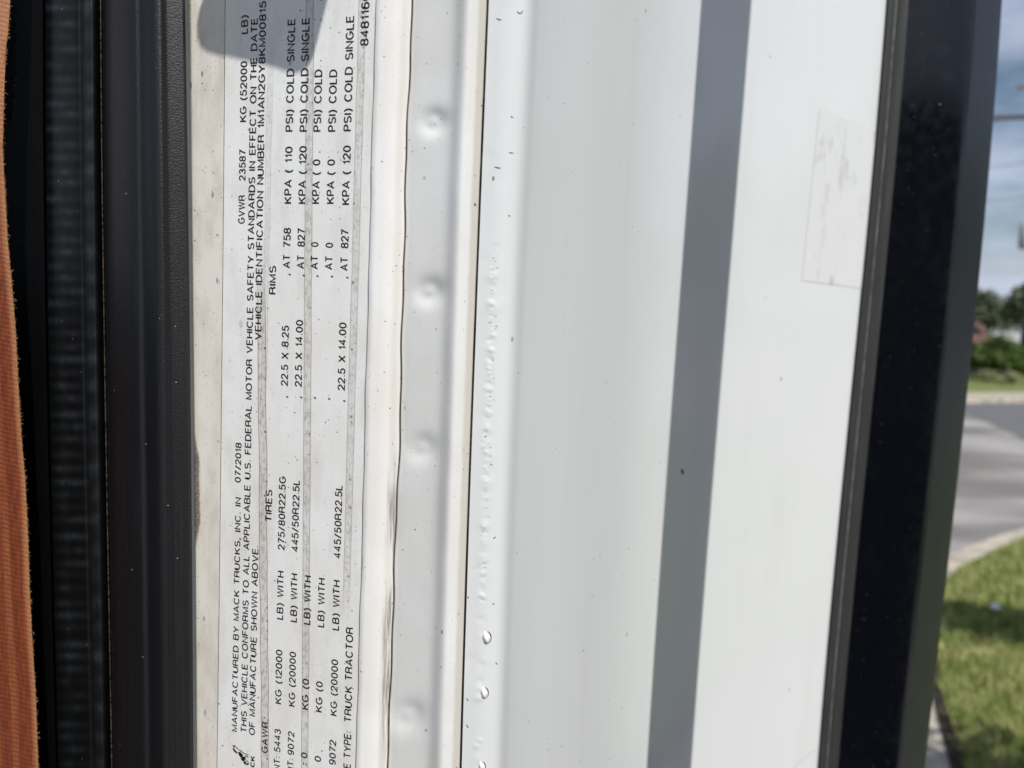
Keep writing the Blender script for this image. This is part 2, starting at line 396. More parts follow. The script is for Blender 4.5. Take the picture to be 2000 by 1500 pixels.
def cx(c, y):                                   # photo column of surface line c (named by its x at mid height)
    ks = np.array([G0, P0_, L0]); vs = np.stack([GR(y), PS(y), LE(y)])
    if c <= G0: return vs[0] + (c - G0)
    if c <= P0_: f = (c - G0) / (P0_ - G0); return vs[0] * (1 - f) + vs[1] * f
    f = (c - P0_) / (L0 - P0_); return vs[1] * (1 - f) + vs[2] * f
P = np.stack([on_y(cx(c, ysD), ysD, np.full(len(ysD), Y)) for c, Y in zip(xs, Ys)], 1)
XX = np.stack([cx(c, ysD) for c in xs], 1); YY = np.repeat(ysD[:, None], len(xs), 1)
# lumps and creases in the seam sealer under the paint
rs = np.random.RandomState(11); dz = np.zeros(XX.shape)
for i in range(46):
    y0 = rs.uniform(470, 1140) if i < 34 else rs.uniform(1150, 1500); x0 = float(cx(955 + rs.uniform(-4, 5), np.array([y0]))[0])
    r = rs.uniform(3, 8); dz += rs.choice([1, 1, -.7]) * rs.uniform(.00006, .00022) * np.exp(-(((XX - x0) / (r * 1.3)) ** 2 + ((YY - y0) / r) ** 2))
for i in range(90):
    y0 = rs.uniform(520, 1180); x0 = float(cx(955 + rs.normal(0, 2.2), np.array([y0]))[0]); r = rs.uniform(1.6, 3.2)
    dz += rs.choice([1, -1]) * rs.uniform(.00005, .00016) * np.exp(-(((XX - x0) / (r * 1.8)) ** 2 + ((YY - y0) / r) ** 2))
for i in range(40):
    y0 = rs.uniform(-40, 1540); x0 = float(cx(rs.uniform(932, 975), np.array([y0]))[0])
    dz += rs.uniform(-.00008, .00008) * np.exp(-(((XX - x0) / 16) ** 2 + ((YY - y0) / rs.uniform(6, 22)) ** 2))
ridge = XX - (1118 - (YY / 1500.) * 74); dz += .00005 * np.exp(-(ridge / 7.) ** 2) - .00004 * np.exp(-((ridge - 15) / 8.) ** 2)
P[..., 1] -= dz
# back wall of the groove
wall = np.stack([on_label(GR(ysD) + .6, ysD, -.0045)], 1)
P = np.concatenate([wall, P], 1)
grid('side_panel', P, M_panel, truck, np.zeros(P.shape[:2] + (2,)), 40)
YE = float(Ys[-1]); print('panel end depth', YE)
def on_panel(px, py):                           # point of the side panel under a photo pixel
    c = P0_ + (px - PS(py)) / (LE(py) - PS(py)) * (L0 - P0_)
    return on_y(np.array([px]), np.array([py]), np.array([np.interp(c, xs, Ys)]))[0]
def pnorm(px, py):
    a = on_panel(px, py); b = on_panel(px + 4, py); u = b - a; n = np.array((u[1], -u[0], 0)); return n / np.linalg.norm(n)

# gasket and gloss trim columns (fraction between left and right edges)
def strip_cols(fr, ph, Y0):
    xsq = L0 + np.array(fr) * (float(RE(750)) - L0)
    Y = sweep(xsq[0], Y0, xsq, xsq, ph); return fr, Y
def strip(name, fr, ph, Y0, mat, pre=(), post=(), sharp=40):
    fr = np.array(fr); fd = np.linspace(fr[0], fr[-1], 30); phd = np.interp(fd, fr, ph)
    xq = L0 + fd * (float(RE(750)) - L0); Y = sweep(xq[0], Y0, xq, xq, phd)
    cs = [(f, y) for f, y in zip(fd, Y)]; cs = [(f, y + Y[0]) for f, y in pre] + cs + [(f, y + Y[-1]) for f, y in post]
    Pq = np.stack([on_y(LE(ysM) * (1 - f) + RE(ysM) * f, ysM, np.full(len(ysM), y)) for f, y in cs], 1)
    return grid(name, Pq, mat, truck, np.zeros(Pq.shape[:2] + (2,)), sharp), float(Y[-1])
g, y1 = strip('gasket', [.016, .03, .07, .083], [-30, 12, 18, 40], YE - .0018, M_gask, pre=[(-.05, .010), (.012, .006)], post=[(.0845, .0012)])
g2, y2 = strip('gasket_lip', [.086, .094, .12, .19], [-70, -30, -22, -12], y1 + .0006, M_gask, pre=[(.0852, .002)])
sb, y3 = strip('gloss_trim', [.19, .24, .45, .60, .72, .772, .776], [-4, 2, 7, 11, 16, 20, 30], y2, M_gloss)
M_slate = rubber('slate_reflection', (.0125, .0155, .0190), .36, .42, 700, .00002, .25, .45).m  # sky and grass reflection on the trim put into the base colour
sb2, y4 = strip('trim_return', [.776, .80, .90, .985, 1.0], [33, 34, 35, 37, 41], y3, M_slate, post=[(.998, .006), (.93, .016), (.50, .022), (.02, .02)])
# thin bright worn line between gasket and lip
mb = MB(); fl = .0848; Pq = on_y(LE(ysM) * (1 - fl) + RE(ysM) * fl, ysM, np.full(len(ysM), y1 - .0002))
mb.tube(Pq, .00022, 6); mb.build('worn_bead', flat('worn_rubber', (.30, .30, .29), .4, .5, .4, 200), truck, True)
# --- paint blisters torn open on the rolled edge
def on_edge(px, py):
    c = G0 + (px - GR(py)) / (PS(py) - GR(py)) * (P0_ - G0)
    return on_y(np.array([px]), np.array([py]), np.array([np.interp(c, xs, Ys)]))[0]
for k, (bx, by, s_) in enumerate(((950, 1245, 1.), (945.5, 1353, .92), (941, 1497, .8))):
    V = []; Fc = []; nr_, nc_ = 12, 20
    for i in range(nr_):
        for j in range(nc_):
            rr = i / (nr_ - 1); th = -math.pi + 2 * math.pi * j / (nc_ - 1) 
            dx = rr * math.cos(th); dy = rr * math.sin(th)
            lift = .0011 * s_ * (1 - rr ** 2) * (1.0 + .75 * dx) * (1 if dx < .35 else max(.0, 1 - (dx - .35) * .6))
            q = on_edge(bx + 9 * s_ * dx, by + 11 * s_ * dy + 2.5 * math.sin(dx * 3)); V.append(q + LN * (lift + .00003))
    for i in range(nr_ - 1):
        for j in range(nc_ - 1): Fc.append((i * nc_ + j, (i + 1) * nc_ + j, (i + 1) * nc_ + j + 1, i * nc_ + j + 1))
    bl = obj('paint_blister', V, Fc, M_blister, truck)
    mb = MB(); out = []; inn = []
    for j in range(13):
        th = R(-78 + 156 * j / 12); wd = 2.3 * math.cos(th) ** .8 + .15
        out.append(on_edge(bx + s_ * (9.5 * math.cos(th) + .8), by + s_ * 12.5 * math.sin(th)) + LN * .0001)
        inn.append(on_edge(bx + s_ * (9.5 * math.cos(th) + .8 - wd), by + s_ * 12.5 * math.sin(th) * .97) + LN * .00012)
    V = out + inn; n = len(out)
    obj('crack', V, [(i, i + 1, n + i + 1, n + i) for i in range(n - 1)], M_dark, bl)

# --- chips, scratches and flecks in the paint: one worn-marks mesh
def mark(surf, pts, wd, mb, off=.00006):
    pts = [np.array(p, float) for p in pts]; L = []; Rr = []
    for i, p in enumerate(pts):
        t_ = pts[min(i + 1, len(pts) - 1)] - pts[max(0, i - 1)]; t_ /= np.linalg.norm(t_) + 1e-9; nn = np.array((-t_[1], t_[0]))
        ww = wd * (.35 + .65 * math.sin(math.pi * (i + .5) / len(pts)))
        a = p + nn * ww; b = p - nn * ww; L.append(surf(a[0], a[1])); Rr.append(surf(b[0], b[1]))
    n = len(pts); mb.add([q + np.array((0, -off, 0)) for q in L + Rr], [(i, i + 1, n + i + 1, n + i) for i in range(n - 1)])
mb = MB(); sl = lambda a, b: on_edge(a, b)
for (x0, y0, x1, y1_) in ((1010, 22, 1016, 27), (1016, 27, 1021, 21), (970, 36, 979, 39), (966, 326, 978, 328), (994, 297, 1003, 299), (997, 227, 1003, 229), (993, 420, 997, 422), (962, 1178, 966, 1180), (968, 1294, 972, 1297), (963, 1052, 968, 1048), (913, 1165, 916, 1168), (911, 1364, 915, 1368), (911, 1415, 915, 1421)):
    mark(sl, [(x0, y0), ((x0 + x1) / 2, (y0 + y1_) / 2 + 1), (x1, y1_)], .9, mb)
rs = np.random.RandomState(5)
for i in range(34):
    y0 = rs.uniform(470, 1130); x0 = float(GR(y0)) + rs.uniform(26, 40); L_ = rs.uniform(2, 6); a = rs.uniform(-.6, .9)
    mark(sl, [(x0, y0), (x0 + L_ * .5, y0 + a * L_ * .3 + .8), (x0 + L_, y0 + a * L_ * .5)], rs.uniform(.25, .6), mb)
mark(on_panel, [(1331, 916), (1333, 921), (1333.5, 927)], 2.2, mb)
for i in range(40):
    y0 = rs.uniform(0, 1500); x0 = rs.uniform(1015, 1330) - .045 * y0
    if x0 > float(PS(y0)) + 8: mark(on_panel, [(x0, y0), (x0 + rs.uniform(-.8, .8), y0 + rs.uniform(1, 3))], rs.uniform(.5, .9), mb)
tag(mb.build('paint_chips', M_dark, truck), kind='stuff')
mb = MB(); fl_ = lambda a, b: on_label(np.array([a]), np.array([b]), .0031)[0]
# --- old sticker film on the panel
def residue():
    q = [(1600, 212), (1716, 260), (1686, 564), (1565, 548)]; n = 14; V = []; UV = []
    for i in range(n + 1):
        for j in range(n + 1):
            u, t_ = j / n, i / n
            a = np.array(q[0]) * (1 - u) + np.array(q[1]) * u; b = np.array(q[3]) * (1 - u) + np.array(q[2]) * u; p = a * (1 - t_) + b * t_
            V.append(on_panel(min(p[0], float(LE(p[1])) - 1), p[1]) + pnorm(p[0], p[1]) * .00018); UV.append((u, t_))
    t = NT('faded_film', Roughness=.25); su, tv = t.uv(); v = t.coord(scale=(1, 1, .40))
    e = t.math('MINIMUM', t.math('MINIMUM', su, t.math('SUBTRACT', 1.0, su)), t.math('MINIMUM', t.math('MULTIPLY', tv, 2.0), t.math('MULTIPLY', t.math('SUBTRACT', 1.0, tv), 2.0)))
    top = t.step(tv, .65, .0, .45, 1.0)
    k = t.math('MULTIPLY', t.step(t.noise(v, 110, 5, .62), .46, .68), t.math('MAXIMUM', top, t.step(tv, .8, 1.0)))
    k = t.math('MAXIMUM', t.math('MULTIPLY', k, .85), t.step(e, .030, .0, 0.0, .30))
    k = t.math('MAXIMUM', k, .14)
    t.col(t.mix(k, (.735, .752, .747), (.47, .465, .45)))
    return obj('faded_sticker', V, grid_faces(n + 1, n + 1), t.m, truck, UV)
tag(residue(), 'square of faded clear sticker film with dirty edges')
mb = MB(); mark(on_panel, [(1540, 1512), (1560, 1490), (1580, 1473), (1600, 1461)], 1.0, mb); mb.build('hairline_scratch', flat('scratch_grey', (.5, .52, .51), .5), truck)

# --- printing on the label
def E(cx, cy, rx, ry, a0, a1, n=9):
    return [(cx + rx * math.cos(R(a0 + (a1 - a0) * i / n)), cy + ry * math.sin(R(a0 + (a1 - a0) * i / n))) for i in range(n + 1)]
def O_(x0, x1, y0=0., y1=1.): return E((x0 + x1) / 2, (y0 + y1) / 2, (x1 - x0) / 2, (y1 - y0) / 2, 90, 450, 22)
BOWL = lambda x, y0, y1, xr: [(0, y1), (x, y1)] + E(x, (y0 + y1) / 2, xr - x, (y1 - y0) / 2, 90, -90, 10)[1:-1] + [(x, y0), (0, y0)]
GL_ = {                                          # wide monoline capitals: (width, strokes)
 'A': (.80, [[(0, 0), (.40, 1), (.80, 0)], [(.13, .33), (.67, .33)]]), 'B': (.68, [[(0, 0), (0, 1)], BOWL(.40, .53, 1, .63), BOWL(.42, 0, .53, .68)]),
 'C': (.80, [E(.40, .5, .40, .5, 38, 322, 20)]), 'D': (.74, [[(0, 0), (0, 1), (.32, 1)] + E(.32, .5, .42, .5, 90, -90, 14)[1:-1] + [(.32, 0), (0, 0)]]),
 'E': (.60, [[(.60, 1), (0, 1), (0, 0), (.62, 0)], [(0, .53), (.55, .53)]]), 'F': (.58, [[(.58, 1), (0, 1), (0, 0)], [(0, .52), (.52, .52)]]),
 'G': (.82, [E(.40, .5, .40, .5, 42, 318, 20) + [(.80, .26), (.80, .47), (.45, .47)]]), 'H': (.70, [[(0, 0), (0, 1)], [(.70, 0), (.70, 1)], [(0, .53), (.70, .53)]]),
 'I': (.02, [[(.01, 0), (.01, 1)]]), 'K': (.70, [[(0, 0), (0, 1)], [(.68, 1), (.02, .40)], [(.24, .60), (.72, 0)]]), 'L': (.55, [[(0, 1), (0, 0), (.55, 0)]]),
 'M': (.82, [[(0, 0), (0, 1), (.41, .08), (.82, 1), (.82, 0)]]), 'N': (.70, [[(0, 0), (0, 1), (.70, 0), (.70, 1)]]), 'O': (.86, [O_(0, .86)]),
 'P': (.62, [[(0, 0), (0, 1)], BOWL(.36, .46, 1, .62)]), 'R': (.70, [[(0, 0), (0, 1)], BOWL(.40, .50, 1, .66), [(.40, .50)] + E(.44, .28, .22, .22, 90, 0, 6) + [(.70, 0)]]),
 'S': (.68, [E(.34, .745, .30, .255, 25, 250, 12) + E(.35, .265, .32, .265, 75, -155, 14)]), 'T': (.70, [[(0, 1), (.70, 1)], [(.35, 1), (.35, 0)]]),
 'U': (.70, [[(0, 1), (0, .34)] + E(.35, .34, .35, .34, 180, 360, 12) + [(.70, 1)]]), 'V': (.76, [[(0, 1), (.38, 0), (.76, 1)]]), 'W': (1.08, [[(0, 1), (.27, 0), (.54, 1), (.81, 0), (1.08, 1)]]),
 'X': (.74, [[(0, 0), (.74, 1)], [(0, 1), (.74, 0)]]), 'Y': (.76, [[(0, 1), (.38, .44), (.76, 1)], [(.38, .44), (.38, 0)]]),
 '0': (.60, [O_(0, .60)]), '1': (.26, [[(0, .76), (.14, .80), (.24, 1), (.24, 0)]]), '2': (.60, [E(.30, .70, .29, .30, 175, -25, 12) + [(.02, .02), (.0, 0), (.62, 0)]]),
 '3': (.60, [E(.29, .745, .26, .255, 165, -80, 11) + E(.30, .265, .30, .275, 85, -165, 12)]), '4': (.64, [[(.46, 0), (.46, 1), (0, .27), (.64, .27)]]),
 '5': (.60, [[(.56, 1), (.12, 1), (.04, .48)] + E(.29, .32, .31, .32, 140, -160, 14)]), '7': (.60, [[(0, 1), (.60, 1), (.36, .55), (.20, 0)]]),
 '6': (.60, [E(.33, .66, .30, .34, 40, 150, 8) + E(.30, .32, .29, .32, 175, 535, 18)]), '8': (.60, [O_(.03, .57, .52, 1.), O_(0, .60, 0., .52)]),
 '9': (.60, [E(.27, .34, .30, .34, 220, 330, 8) + E(.30, .68, .29, .32, -5, 355, 18)]),
 '(': (.26, [E(.62, .42, .60, .78, 128, 232, 10)]), ')': (.26, [E(-.36, .42, .60, .78, 52, -52, 10)]), '/': (.42, [[(0, -.05), (.42, 1.05)]]),
 '.': (.06, [[(.0, .07), (.13, .07)]]), ',': (.10, [[(.12, .14), (.0, -.20)]]), ':': (.06, [[(0, .10), (.13, .10)], [(0, .58), (.13, .58)]]), ' ': (.34, [])}
def text_mesh(s, hw=.092):
    V = []; Fc = []; x = 0.0
    for ch in s:
        wd, strokes = GL_[ch]
        for st_ in strokes:
            P_ = np.array(st_) + (x, 0); n = len(P_); closed = np.linalg.norm(P_[0] - P_[-1]) < 1e-6
            d = np.diff(P_, axis=0); d /= np.linalg.norm(d, axis=1)[:, None] + 1e-9; nn = np.stack([-d[:, 1], d[:, 0]], 1)
            if not closed and ch not in '.:': P_[0] -= d[0] * 0; 
            b = len(V); k = .085 if ch in '.:' else hw
            for i in range(n):
                a = nn[i - 1] if i > 0 else (nn[-1] if closed else nn[0]); c_ = nn[i] if i < n - 1 else (nn[0] if closed else nn[-1])
                m_ = a + c_; L_ = np.linalg.norm(m_)
                m_ = c_ if L_ < .3 else m_ / L_ * min(1.9, 2.0 / max(L_, .3))
                V += [tuple(P_[i] + m_ * k), tuple(P_[i] - m_ * k)]
            Fc += [(b + 2 * i, b + 2 * i + 1, b + 2 * i + 3, b + 2 * i + 2) for i in range(n - 1)]
        x += wd + .30
    return np.array(V), Fc
CAP = 1.0
ink = MB()
def put(s, xb, y0, y1, hpx, xb1=None, bold=.092):
    """string whose baseline starts at photo (xb,y0) and ends at (xb1,y1)"""
    V, Fc = text_mesh(s, bold)
    if xb1 is None: xb1 = xb + (y0 - y1) * .0165
    a, b = on_label(np.array([xb, xb1], float), np.array([y0, y1], float), .00022)
    ex = b - a; L_ = np.linalg.norm(ex); ex /= L_; ey = np.cross(LN, ex); ey /= np.linalg.norm(ey)
    hh = hpx * .2165 / F
    x0, x1 = V[:, 0].min(), V[:, 0].max()
    Q = a + np.outer((V[:, 0] - x0) / (x1 - x0) * L_, ex) + np.outer(V[:, 1] / CAP * hh, ey)
    ink.add(Q, Fc)
put('MANUFACTURED BY MACK TRUCKS, INC. IN', 462.5, 1430, 972, 12)
put('07/2018', 469.5, 943, 865, 12.5, 471)
put('THIS VEHICLE CONFORMS TO ALL APPLICABLE U.S. FEDERAL MOTOR VEHICLE SAFETY STANDARDS IN EFFECT ON THE DATE', 481, 1431, 36, 12.8, 502.5)
put('OF MANUFACTURE SHOWN ABOVE.', 497, 1437, 1067, 12.8, 504)
put('VEHICLE IDENTIFICATION NUMBER', 509.5, 664, 263, 13, 515.5)
put('1M1AN2GY8KM008158', 515.5, 249, -14, 13.2, 519.5)
put('GVWR', 477, 437, 381, 13); put('23587', 478.5, 354, 291, 13); put('KG (52000', 480.3, 238, 119, 13.2); put('LB)', 483, 66, 29, 13.2)
put('GAWR', 522, 1472, 1411, 13); put('TIRES', 530, 1019, 957, 13.5); put('RIMS', 537.8, 575, 519, 13.5)
rows = [  # base x at y=1440 and 140, then fields
    (547.4, 573.6, [('FRONT:', 1542, 1479), ('5443', 1470, 1425), ('KG (12000', 1376, 1270), ('LB) WITH', 1211, 1116), ('275/80R22.5G', 1076, 931), (',', 777, 773), ('22.5 X 8.25', 755, 636), (',', 538, 534), ('AT', 524, 498), ('758', 482, 445), ('KPA ( 110', 398, 286), ('PSI) COLD SINGLE', 257, 37)]),
    (574.0, 601.5, [('1ST INT:', 1552, 1483), ('9072', 1476, 1430), ('KG (20000', 1381, 1274), ('LB) WITH', 1216, 1121), ('445/50R22.5L', 1079, 939), (',', 778, 774), ('22.5 X 14.00', 757, 625), (',', 540, 536), ('AT', 525, 499), ('827', 482, 445), ('KPA ( 120', 398, 285), ('PSI) COLD SINGLE', 257, 35)]),
    (600.3, 628.5, [(':', 1495, 1491), ('0', 1482, 1471), ('KG (0', 1387, 1327), ('LB) WITH', 1221, 1125), (',', 779, 775), (',', 541, 537), ('AT', 526, 500), ('0', 482, 473), ('KPA ( 0', 398, 311), ('PSI) COLD', 257, 135)]),
    (627.2, 657.5, [('0', 1489, 1478), ('KG (0', 1392, 1332), ('LB) WITH', 1226, 1130), (',', 781, 777), (',', 542, 538), ('AT', 527, 501), ('0', 484, 474), ('KPA ( 0', 398, 311), ('PSI) COLD', 257, 135)]),
    (656.0, 688.0, [('9072', 1495, 1447), ('KG (20000', 1399, 1289), ('LB) WITH', 1232, 1134), ('445/50R22.5L', 1092, 949), (',', 785, 781), ('22.5 X 14.00', 764, 630), (',', 544, 540), ('AT', 529, 503), ('827', 485, 447), ('KPA ( 120', 400, 284), ('PSI) COLD SINGLE', 256, 31)])]
for xa, xb, fs in rows:
    fx = lambda y: xa + (1440 - y) / 1300. * (xb - xa)
    for s, y0, y1 in fs: put(s, fx(y0), y0, y1, 13.2 + (1440 - y0) / 1440. * 1.2, fx(y1))
put('VEHICLE TYPE:', 682.8, 1568, 1430, 14.2, 685.2); put('TRUCK TRACTOR', 685.6, 1411, 1226, 14.2, 689.3)
put('8481160', 718.5, 89, -14, 14.5, 721.5)
put('MACK', 496, 1524, 1477, 8.5, 497, .13)
ink.build('lettering', M_ink, label)
em = MB()                                        # small standing dog emblem, drawn in patches of ink
def blot(pts):
    P_ = [on_label(np.array([360 + a / 5.88]), np.array([1400 + b / 5.88]), .00022)[0] for a, b in pts]; em.add(P_, [tuple(range(len(P_)))])
blot([(568, 322), (582, 330), (588, 345), (574, 352), (560, 345)]); blot([(556, 352), (570, 360), (592, 392), (612, 408), (604, 424), (584, 410), (562, 388)])
blot([(588, 332), (606, 352), (618, 372), (612, 376), (596, 356)]); blot([(616, 372), (640, 380), (690, 418), (738, 434), (736, 442), (688, 426), (636, 390)])
blot([(616, 404), (640, 404), (664, 424), (676, 446), (660, 470), (642, 462), (624, 436)]); blot([(648, 476), (668, 462), (690, 452), (706, 470), (698, 500), (676, 512), (658, 500)])
blot([(690, 440), (728, 452), (740, 462), (736, 468), (704, 456)]); blot([(676, 516), (700, 506), (712, 526), (704, 548), (688, 544)]); blot([(706, 540), (738, 528), (742, 540), (734, 556), (708, 552)]); blot([(708, 480), (722, 502), (740, 526), (734, 530), (714, 508)])
em.build('dog_emblem', M_ink, label)

# --- black trim and seal along the left side of the jamb
CR = Line([196, 199, 205, 211, 218]); 
def lprof(name, cols, mat, ys=ysM, fine=5, sharp=50, fn=None):
    xsn = np.array([c[0] for c in cols], float); hs = np.array([c[1] for c in cols], float)
    k = np.linspace(0, len(cols) - 1, (len(cols) - 1) * fine + 1); xi = np.interp(k, range(len(cols)), xsn); hi = np.interp(k, range(len(cols)), hs)
    for _ in range(fine): hi[1:-1] = .25 * hi[:-2] + .5 * hi[1:-1] + .25 * hi[2:]; 
    f = (xi - 205.) / (379. - 205.)
    X = CR(ys)[:, None] * (1 - f) + TE(ys)[:, None] * f; Yg = np.repeat(ys[:, None], len(xi), 1); H = np.repeat(hi[None], len(ys), 0)
    uv = np.zeros(X.shape + (2,))
    if fn: lug_amt = fn(X, Yg, np.repeat(xi[None], len(ys), 0)); H = H + lug_amt * .00022; uv[..., 0] = lug_amt
    return grid(name, on_label(X, Yg, H), mat, truck, uv, sharp)
lprof('pillar_trim', [(207, -.006), (209, .000), (214, .003), (228, .0062), (252, .0086), (272, .0090), (283, .0082), (290, .0086), (306, .0096), (322, .0088), (334, .0070), (350, .0056), (366, .0042), (371, .0032)], M_trim, ysM, 6)
lprof('trim_lip', [(371, .0030), (373, .0031), (377, .0022), (379, .0004)], M_lip, ysM, 3)
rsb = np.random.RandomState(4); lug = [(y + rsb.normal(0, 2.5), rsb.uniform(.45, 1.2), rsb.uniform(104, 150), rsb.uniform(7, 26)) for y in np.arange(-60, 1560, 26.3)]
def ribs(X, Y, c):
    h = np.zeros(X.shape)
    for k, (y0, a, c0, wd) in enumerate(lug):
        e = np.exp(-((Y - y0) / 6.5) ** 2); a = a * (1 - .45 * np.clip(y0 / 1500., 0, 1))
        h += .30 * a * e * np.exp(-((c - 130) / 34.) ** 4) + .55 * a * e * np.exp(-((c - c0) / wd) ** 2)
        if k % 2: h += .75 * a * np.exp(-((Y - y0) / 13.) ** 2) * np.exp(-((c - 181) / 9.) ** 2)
    h += (.22 * np.exp(-((c - 181) / 10.) ** 2) + .10 * np.exp(-((c - 124) / 9.) ** 2)) * (1 - .4 * np.clip(Y / 1500., 0, 1))  # pale bands fade downward with the reflected sky
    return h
lprof('seal_channel', [(-420, -.035), (-40, -.030), (20, -.026), (55, -.018), (78, -.008), (92, -.001)], M_chan)
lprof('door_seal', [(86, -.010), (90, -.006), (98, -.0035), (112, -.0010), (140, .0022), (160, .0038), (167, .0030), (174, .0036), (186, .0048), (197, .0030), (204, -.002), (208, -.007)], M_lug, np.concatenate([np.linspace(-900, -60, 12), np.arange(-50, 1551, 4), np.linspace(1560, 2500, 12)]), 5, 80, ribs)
# brown dusty crease between seal and trim
mb = MB(); yy = np.arange(-60, 1560, 20); mb.tube(on_label(CR(yy) + .5, yy.astype(float), -.0002), .00022, 5); mb.build('dusty_crease', flat('brown_dust', (.050, .037, .028), .9, .2, .95, 900, .0002), truck, True)
# fuzzy felt pad above the belt
mb = MB(); rs = np.random.RandomState(3); felt = flat('black_felt', (.020, .019, .015), .95, .3, .7, 1500)
for i in range(2600):
    y0 = rs.uniform(10, 238); x0 = rs.uniform(4, 34 - 6 * rs.rand()) ; x0 = min(x0, 36 - max(0, y0 - 170) * .25 + rs.normal(0, 1.5)); p = on_label(np.array([x0]), np.array([y0]), -.004)[0]
    d = rs.normal(0, 1, 3); d[1] = -abs(d[1]); d /= np.linalg.norm(d); s_ = np.cross(d, (0, 0, 1)); s_ /= np.linalg.norm(s_)
    mb.add([p - s_ * .00012, p + s_ * .00012, p + d * .0009], [(0, 1, 2)])
mb.build('felt_pad', felt, truck)

# --- grab handle beside the panel (outside the picture, its shadow falls on the panel)
pc = on_panel(1361, 750); pt = on_panel(1415, 0); pb = on_panel(1303, 1500)
dirv = (pt - pb) / np.linalg.norm(pt - pb); hp = pc + TOSUN * .312
M_handle = flat('handle_grey', (.05, .05, .055), .35, .5, .2)
mb = MB(); top = hp + dirv * .42; bot = hp - dirv * .55
mb.tube([bot + np.array((.03, .16, -.03)), bot + np.array((.015, .06, -.015)), bot, hp, top, top + np.array((.015, .06, .015)), top + np.array((.03, .16, .03))], .0200, 20)
gh = mb.build('grab_handle', M_handle, truck, True)
for p in (bot + np.array((.03, .16, -.03)), top + np.array((.03, .16, .03))):
    mb = MB(); mb.box(p, (.05, .012, .07)); mb.build('mounting_foot', M_handle, gh)
# --- unseen plate added above the frame, cut to the label's rounded shadow
shp = [(668, -90), (640, 0), (612, 112), (604, 128), (592, 140), (578, 145), (560, 142), (530, 132), (420, 107), (404, 102), (392, 92), (385, 74), (384, 50), (389, 20), (400, -12), (420, -60), (430, -90)]
poly = [on_label(np.array([float(a)]), np.array([float(b)]))[0] + TOSUN * .15 for a, b in shp]
mb = MB(); mb.prism(poly, TOSUN * .004); mb.build('label_shadow_plate', M_handle, truck)
mb = MB(); c0 = (poly[0] + poly[-1]) / 2; mb.tube([c0 + np.array((0, 0, -.012)), c0 + np.array((0, .05, .10)), c0 + np.array((0, .14, .16))], .006, 10); mb.build('shadow_plate_arm', M_handle, truck, True)

# --- unseen dark panel added left of the belt for the black rubber to mirror
M_in = flat('mirrored_dark', (.006, .006, .007), .75, .2, .3, 20)
mb = MB(); mb.prism([np.array((-.24, .34, 1.0)), np.array((-.42, -.35, 1.0)), np.array((-.50, -.35, 1.0)), np.array((-.32, .34, 1.0))], (0, 0, .76)); mb.build('dark_mirrored_panel', M_in, truck)
# --- unseen open door added behind the right shoulder, dark for the trim to mirror
ang = R(38); dn = np.array((-math.sin(ang), math.cos(ang), 0)); du = np.array((math.cos(ang), math.sin(ang), 0)); dc = np.array((.80, -.52, 1.45))
M_in = flat('mirrored_dark', (.006, .006, .007), .75, .2, .3, 20)
def dbox(mb, u0, u1, z0, z1, d0, d1):
    P_ = [dc + du * u + dn * d for u, d in ((u0, d0), (u1, d0), (u1, d1), (u0, d1))]
    mb.prism([p + np.array((0, 0, z0)) for p in P_], (0, 0, z1 - z0))
door = MB(); dbox(door, -.55, .75, -.95, .12, -.03, .03); dbox(door, -.55, -.47, .12, .72, -.03, .03); dbox(door, .67, .75, .12, .72, -.03, .03); dbox(door, -.47, .67, .66, .72, -.03, .03)
dr = door.build('door', M_in, truck)
mb = MB(); dbox(mb, -.4, .6, -.22, -.14, .032, .10); mb.build('armrest', M_in, dr)
mb = MB(); dbox(mb, -.469, .669, .121, .659, -.004, .004); gt = NT('tinted_glass', Roughness=.05); gt.b.inputs['Base Color'].default_value = (.02, .022, .022, 1); mb.build('window', gt.m, dr)

# ================================================================ SEAT BELT
belt = thing('seat_belt', 'orange brown woven seat belt hanging with frayed edge beside the black seal', 'seat belt', (-.14, .2, 1.55))
BE = lambda y: np.interp(y, [-900, -60, 0, 60, 100, 187, 290, 375, 470, 562, 650, 750, 850, 950, 1050, 1150, 1250, 1350, 1500, 2400], [60, 28, 20, 16, 11, 8, 5, 10, 15, 24, 31, 36, 42, 50, 55, 58, 63, 69.5, 75, 120])
ysB = np.concatenate([np.linspace(-800, -60, 10), np.arange(-50, 1551, 10), np.linspace(1560, 2300, 10)])
fs = np.linspace(0, 1, 26); hb = .004 - .0012 * np.cos(fs * 9)
wpx = 330.0; uvB = []; Pb = np.zeros((len(ysB), 26, 3))
for i, y in enumerate(ysB):
    for j, f in enumerate(fs):
        Pb[i, j] = on_label(np.array([BE(y) - f * wpx]), np.array([y]), .0030 + .010 * f + .0005 * math.cos(f * 14))[0]
        uvB.append((f, y / 1500.))
t = NT('orange_webbing', Roughness=.75); su, tv = t.uv()
wob = t.math('MULTIPLY', t.noise(t.coord(scale=(1, 1, .25)), 60, 3), .02)
sw = t.math('ADD', su, wob)
rib = t.math('SINE', t.math('MULTIPLY', sw, 2 * math.pi * 9.0)); rib2 = t.math('SINE', t.math('MULTIPLY', sw, 2 * math.pi * 21.0))
lad = t.math('SINE', t.math('ADD', t.math('MULTIPLY', tv, 2 * math.pi * 165), t.math('MULTIPLY', sw, 60)))
fibre = t.noise(t.coord(scale=(1, 1, .12)), 1500, 4, .65); fine = t.noise(t.coord(), 2600, 3, .6); blot = t.noise(t.coord(scale=(1, 1, .4)), 55, 4, .6)
k = t.math('MULTIPLY', t.step(rib, .0, .9), t.math('MULTIPLY_ADD', lad, .28, .62))
k = t.math('MULTIPLY', k, t.step(blot, .30, .65, .25, 1.0))
